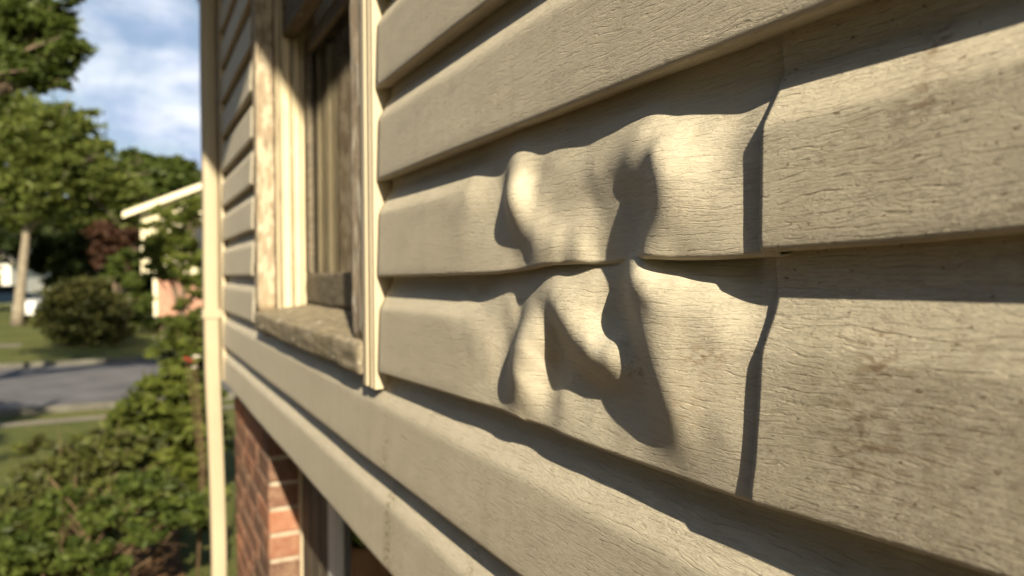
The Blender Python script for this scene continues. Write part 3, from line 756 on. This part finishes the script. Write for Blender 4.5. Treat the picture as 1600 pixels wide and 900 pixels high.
tree('broadleaf_tree', 'leafy young tree in front of the gabled house', 'tree', foot(285, 14.5), .05,
     cl(14.5, (290, 350, 24, 700), (262, 368, 24, 650), (300, 395, 28, 700), (255, 405, 26, 500), (292, 425, 24, 450), (232, 385, 12, 110), (312, 450, 20, 400), (285, 478, 14, 120), (240, 350, 10, 80), (312, 325, 14, 160), (242, 425, 16, 260), (300, 500, 26, 500), (240, 378, 16, 320), (270, 338, 18, 330), (300, 322, 20, 380), (225, 400, 12, 160), (228, 352, 9, 90), (248, 330, 10, 90), (262, 428, 14, 150)), .085, L_BRIGHT, tip=at(285, 380, 14.5), sub=1.6)
tree('hedge_shrub', 'low green shrubs at the foot of the gabled house', 'shrub', foot(255, 25), .05, cl(25, (232, 500, 20, 800), (262, 508, 22, 800), (290, 512, 22, 800), (212, 492, 18, 600)), .09, L_GREEN, stem='stem')
# shrubs beside the house
tree('azalea_shrub', 'bright green azalea climbing beside the downspout', 'shrub', foot(290, 6.4), .03,
     cl(6.4, (290, 560, 48, 1100), (262, 620, 58, 1500), (300, 660, 50, 1400), (240, 680, 50, 1100), (190, 655, 28, 450), (180, 700, 34, 600), (300, 740, 48, 1200), (300, 520, 34, 500), (295, 600, 44, 900), (240, 740, 44, 900), (310, 700, 40, 900), (315, 620, 34, 700)), .05, L_BRIGHT, TWIG, stem='stem', fork=.3, sub=1.4)
tree('azalea_shrub', 'dark leafy azalea with bare twigs in the lower left corner', 'shrub', foot(120, 5.0), .03,
     cl(5.0, (120, 745, 80, 2000), (60, 790, 70, 1700), (180, 770, 70, 1700), (70, 715, 40, 600), (250, 790, 56, 1200), (30, 860, 64, 1500), (130, 830, 60, 900), (310, 800, 34, 700), (200, 700, 34, 500), (150, 690, 26, 300)), .030, L_MID, TWIG, stem='stem', fork=.3, sub=1.4)
tree('azalea_shrub', 'fresh green low azalea at the bottom edge of the photo', 'shrub', foot(60, 4.2), .02,
     cl(4.2, (40, 850, 55, 1100), (140, 870, 48, 900), (-20, 900, 70, 1500), (290, 800, 34, 700), (160, 800, 34, 520), (230, 760, 36, 650), (100, 790, 34, 500), (230, 830, 34, 500)), .032, L_GREEN, TWIG, stem='stem', fork=.3, sub=1.5)
tree('added_sky_block_hedge', 'tall hedge added out of view to cut the sky light on the wall', 'hedge', (-5.2, -2.0, 0), .12,
     [((-5.2 + random.uniform(-.3, .3), y, z), (1.1, 1.2, 1.2), 1500) for y in np.arange(-7, 4.5, 1.5) for z in (.9, 2.5, 4.1, 5.4)], .16, L_SHADE, nlimb=8)  # added, unseen hedge: blocks sky light so the wall shadows stay deep
# bare twigs
rr = random.Random(8)
tw = empty('twig_bush', tuple(foot(150, 4.4)), 'tangle of bare brown twigs between the azaleas', 'shrub'); mb = MB()
b0 = foot(160, 4.4)
for i in range(26):
    e = at(rr.uniform(60, 300), rr.uniform(740, 880), 4.4 + rr.uniform(-.3, .3)); md = (Vector(b0 + np.array([rr.uniform(-.3, .3), rr.uniform(-.3, .3), 0])) + Vector(e)) * .5 + Vector((rr.uniform(-.12, .12), 0, rr.uniform(0, .15)))
    mb.tube([Vector(b0) + Vector((rr.uniform(-.3, .3), rr.uniform(-.3, .3), 0)), md, e], [.009, .007, .003], 5)
mb.build('stem', TWIG, tw, True)

# roses ------------------------------------------------------------------
PINK = simple('pink_petals', (.75, .06, .10), .6, .2, .1, 30); WHITEP = simple('white_petals', (.85, .80, .70), .6, .2, .05, 30)
rb = empty('rose_bush', tuple(foot(300, 4.4)), 'rose bush with red and white blooms beside the downspout', 'rose'); mb = MB()
def bloom(c, r, mat, name):
    b_ = MB(); g = random.Random(int(c[0] * 1e4))
    for ring, (k, rad, tilt) in enumerate(((5, r, .35), (5, r * .75, .8), (4, r * .45, 1.2))):
        for j in range(k):
            a = 2 * PI * j / k + ring * .6; d = Vector((math.cos(a), math.sin(a), 0)); u = Vector((-d.y, d.x, 0)); up = Vector((0, 0, 1))
            o_ = Vector(c); t_ = d * math.cos(tilt) + up * math.sin(tilt)
            b_.add([o_, o_ + t_ * rad * .6 + u * rad * .42, o_ + t_ * rad * 1.05 + u * rad * .2, o_ + t_ * rad * 1.05 - u * rad * .2, o_ + t_ * rad * .6 - u * rad * .42], [(0, 1, 2, 3, 4)])
    return b_.build(name, mat, rb)
for (px, py, mt, r) in ((291, 562, PINK, .022), (298, 565, PINK, .020), (307, 560, WHITEP, .034), (304, 576, WHITEP, .024)):
    c = at(px, py, 4.4); bloom(c, r * .95, mt, 'flower'); mb.tube([foot(300, 4.4), (Vector(foot(300, 4.4)) + Vector(c)) * .5 + Vector((.05, .02, .1)), c], [.004, .003, .002], 5)
mb.build('stem', TWIG, rb, True)

# ------------------------------------------------------------------ neighbouring house
def box_house(name, label, origin, ang, wd, dp, hw, pitch, wall, roofm, brick_h=0.0, ov=.45, windows=(), chim=None, group=None):
    """gable end faces local -y; origin is the left front corner on the ground"""
    root = empty(name, tuple(origin), label, 'house', group); root.rotation_euler.z = ang
    def put(nm, mb_, mat, par=root):
        me = mb_.mesh(nm); o = bpy.data.objects.new(nm, me); COL.objects.link(o); me.materials.append(mat); o.parent = par; return o
    ri = hw + wd / 2 * pitch
    a = MB(); n5 = [(0, brick_h), (wd, brick_h), (wd, hw), (wd / 2, ri), (0, hw)]
    vs = [(x, 0, z) for x, z in n5] + [(x, dp, z) for x, z in n5]
    a.add(vs, [(0, 1, 2, 3, 4), (9, 8, 7, 6, 5)] + [(i, i + 5, (i + 1) % 5 + 5, (i + 1) % 5) for i in range(5)]); wl = put('wall', a, wall)
    if brick_h:
        a = MB(); a.box((.5, .12, 0), (wd - .5, dp - .1, brick_h - .002)); put('brick_wall', a, NBRICK)
        a = MB()
        a.box((.42, .06, 0), (.56, .118, brick_h - .004)); put('corner_trim', a, CREAM)
    a = MB(); th = .14
    for sx in (0, 1):
        xe = -ov if sx == 0 else wd + ov; ze = hw - ov * pitch; xr = wd / 2
        p = [(xe, -ov, ze), (xr, -ov, ri), (xr, dp + ov, ri), (xe, dp + ov, ze)]
        q = [(x, y, z + th) for x, y, z in p]; a.add(p + q, [(0, 1, 2, 3), (7, 6, 5, 4), (0, 4, 5, 1), (2, 6, 7, 3), (0, 3, 7, 4)])
    rf_ = put('roof', a, roofm)
    a = MB()
    for sx in (0, 1):
        xe = -ov - .02 if sx == 0 else wd + ov + .02; ze = hw - (ov + .02) * pitch; xr = wd / 2
        a.add([(xe, -ov - .04, ze - .06), (xr, -ov - .04, ri - .06), (xr, -ov - .04, ri + .15), (xe, -ov - .04, ze + .15), (xe, -ov, ze - .06), (xr, -ov, ri - .06), (xr, -ov, ri + .17), (xe, -ov, ze + .17)],
              [(0, 1, 2, 3), (4, 7, 6, 5), (0, 4, 5, 1), (3, 2, 6, 7), (0, 3, 7, 4)])
    put('rake_board', a, CREAM, rf_)
    for (x, z, w_, h_) in windows:
        a = MB(); a.box((x - .06, -.05, z - .06), (x + w_ + .06, -.004, z + h_ + .06)); f_ = put('window', a, CREAM)
        a = MB(); a.box((x, -.055, z), (x + w_ / 2 - .02, -.052, z + h_)); a.box((x + w_ / 2 + .02, -.055, z), (x + w_, -.052, z + h_)); put('pane', a, PANE, f_)
    if chim:
        a = MB(); x, y, s_, h_ = chim; a.box((x, y, hw), (x + s_, y + s_, ri + h_)); a.box((x - .06, y - .06, ri + h_), (x + s_ + .06, y + s_ + .06, ri + h_ + .12)); put('chimney', a, NBRICK, rf_)
    return root
def clap(name, col):
    M = Mat(name, .7, .2); sep = M.n('ShaderNodeSeparateXYZ'); M.l(M.coord(), sep.inputs[0])
    fr = M.math('FRACT', M.math('DIVIDE', sep.outputs[2], .18)); M.color(M.mix(M.rng(M.noise(M.coord(), 1.2, 4), .3, .7), tuple(c * .92 for c in col), col)); M.bump(fr, .02); return M.m
CREAM = simple('cream_paint', (.78, .72, .52), .6, .3, .04); CREAMWALL = clap('cream_clapboard', (.80, .74, .52)); WHITEWALL = clap('white_clapboard', (.75, .75, .72))
PANE = simple('dark_pane', (.03, .035, .04), .08, .5, .1)
def nbrick():
    M = Mat('red_brick_wall', .9, .1); bt = M.n('ShaderNodeTexBrick', Scale=4.2); bt.inputs['Color1'].default_value = (.42, .20, .13, 1); bt.inputs['Color2'].default_value = (.33, .14, .09, 1); bt.inputs['Mortar'].default_value = (.5, .42, .34, 1)
    bt.inputs['Mortar Size'].default_value = .02
    rot = M.n('ShaderNodeMapping'); rot.inputs['Rotation'].default_value = (PI / 2, 0, 0); M.l(M.coord(), rot.inputs[0]); M.l(rot.outputs[0], bt.inputs['Vector']); M.color(bt.outputs[0]); return M.m
NBRICK = nbrick()
GREYROOF = simple('grey_roof', (.12, .115, .11), .9, .1, .2, 2)
DN = 28.0; p0 = foot(221, DN); pr = foot(321, DN); ang = math.atan2(pr[1] - p0[1], pr[0] - p0[0])
box_house('neighbour_house', 'cream gabled house with red brick ground floor across the road', p0, ang, 9.2, 9.0, 4.38, .36, CREAMWALL, GREYROOF, 2.05, .42,
          windows=((1.55, 2.75, .9, 1.1), (5.8, 2.75, 1.2, 1.1)), chim=(.8, 4.2, .8, -1.0))
def far_house(px0, px1, depth, label, wallm, hw):
    a, b_ = foot(px0, depth), foot(px1, depth); wd = float(np.linalg.norm(b_ - a))
    box_house('distant_house', label, a, math.atan2(b_[1] - a[1], b_[0] - a[0]), wd, 6, hw, .5, wallm, GREYROOF, windows=((wd * .2, 1.0, wd * .22, 1.2), (wd * .62, 1.0, wd * .2, 1.2)), group='small white houses far down the street')
far_house(-60, 17, 55, 'white house at the left edge seen past the oak trunk', WHITEWALL, 3.2)
far_house(31, 56, 60, 'small white house with dark window right of the oak trunk', WHITEWALL, 2.6)
far_house(62, 90, 78, 'bluish white house half hidden behind the evergreen', WHITEWALL, 3.0)

# parked cars far away ------------------------------------------------------
def car(px, depth, heading, paint, label):
    base = foot(px, depth); root = empty('parked_car', tuple(base), label, 'car', 'cars parked far down the street'); root.rotation_euler.z = heading
    def put(nm, mb_, mat, par=root):
        me = mb_.mesh(nm); o = bpy.data.objects.new(nm, me); COL.objects.link(o); me.materials.append(mat); o.parent = par; return o
    a = MB(); sec = [(-2.15, .35), (-2.2, .62), (-2.05, .88), (-1.15, .98), (1.35, .98), (2.1, .90), (2.2, .6), (2.15, .35)]
    vs = [(x, -.86, z) for x, z in sec] + [(x, .86, z) for x, z in sec]; n = len(sec)
    a.add(vs, [tuple(range(n)), tuple(range(2 * n - 1, n - 1, -1))] + [(i, i + n, (i + 1) % n + n, (i + 1) % n) for i in range(n)]); put('body', a, paint)
    a = MB(); a.add([(-1.05, -.78, .982), (1.3, -.78, .982), (1.3, .78, .982), (-1.05, .78, .982), (-.45, -.62, 1.42), (.8, -.62, 1.42), (.8, .62, 1.42), (-.45, .62, 1.42)],
          [(4, 5, 6, 7), (0, 1, 5, 4), (1, 2, 6, 5), (2, 3, 7, 6), (3, 0, 4, 7)]); put('cabin', a, PANE)
    a = MB(); a.box((-.43, -.63, 1.422), (.78, .63, 1.45), bev=.01); put('car_roof', a, paint)
    for x in (-1.35, 1.35):
        for y in (-.84, .84):
            a = MB(); a.tube([(x, y - .1, .33), (x, y + .1, .33)], [.33, .33], 16); put('wheel', a, TYRE)
    for y in (-.6, .6):
        a = MB(); a.tube([(-2.24, y, .68), (-2.16, y, .68)], [.09, .1], 10); put('headlight', a, LAMPG)
TYRE = simple('tyre_rubber', (.02, .02, .02), .9, .1); LAMPG = simple('headlight_glass', (.7, .7, .7), .2, .5)
BLUEP = simple('blue_paint', (.16, .27, .42), .25, .5, .03); WHP = simple('white_car_paint', (.72, .72, .70), .25, .5, .03)
car(0, 46, .3, BLUEP, 'blue car parked at the left edge of the photo')
car(92, 34, 1.2, WHP, 'white car glimpsed left of the round shrub')
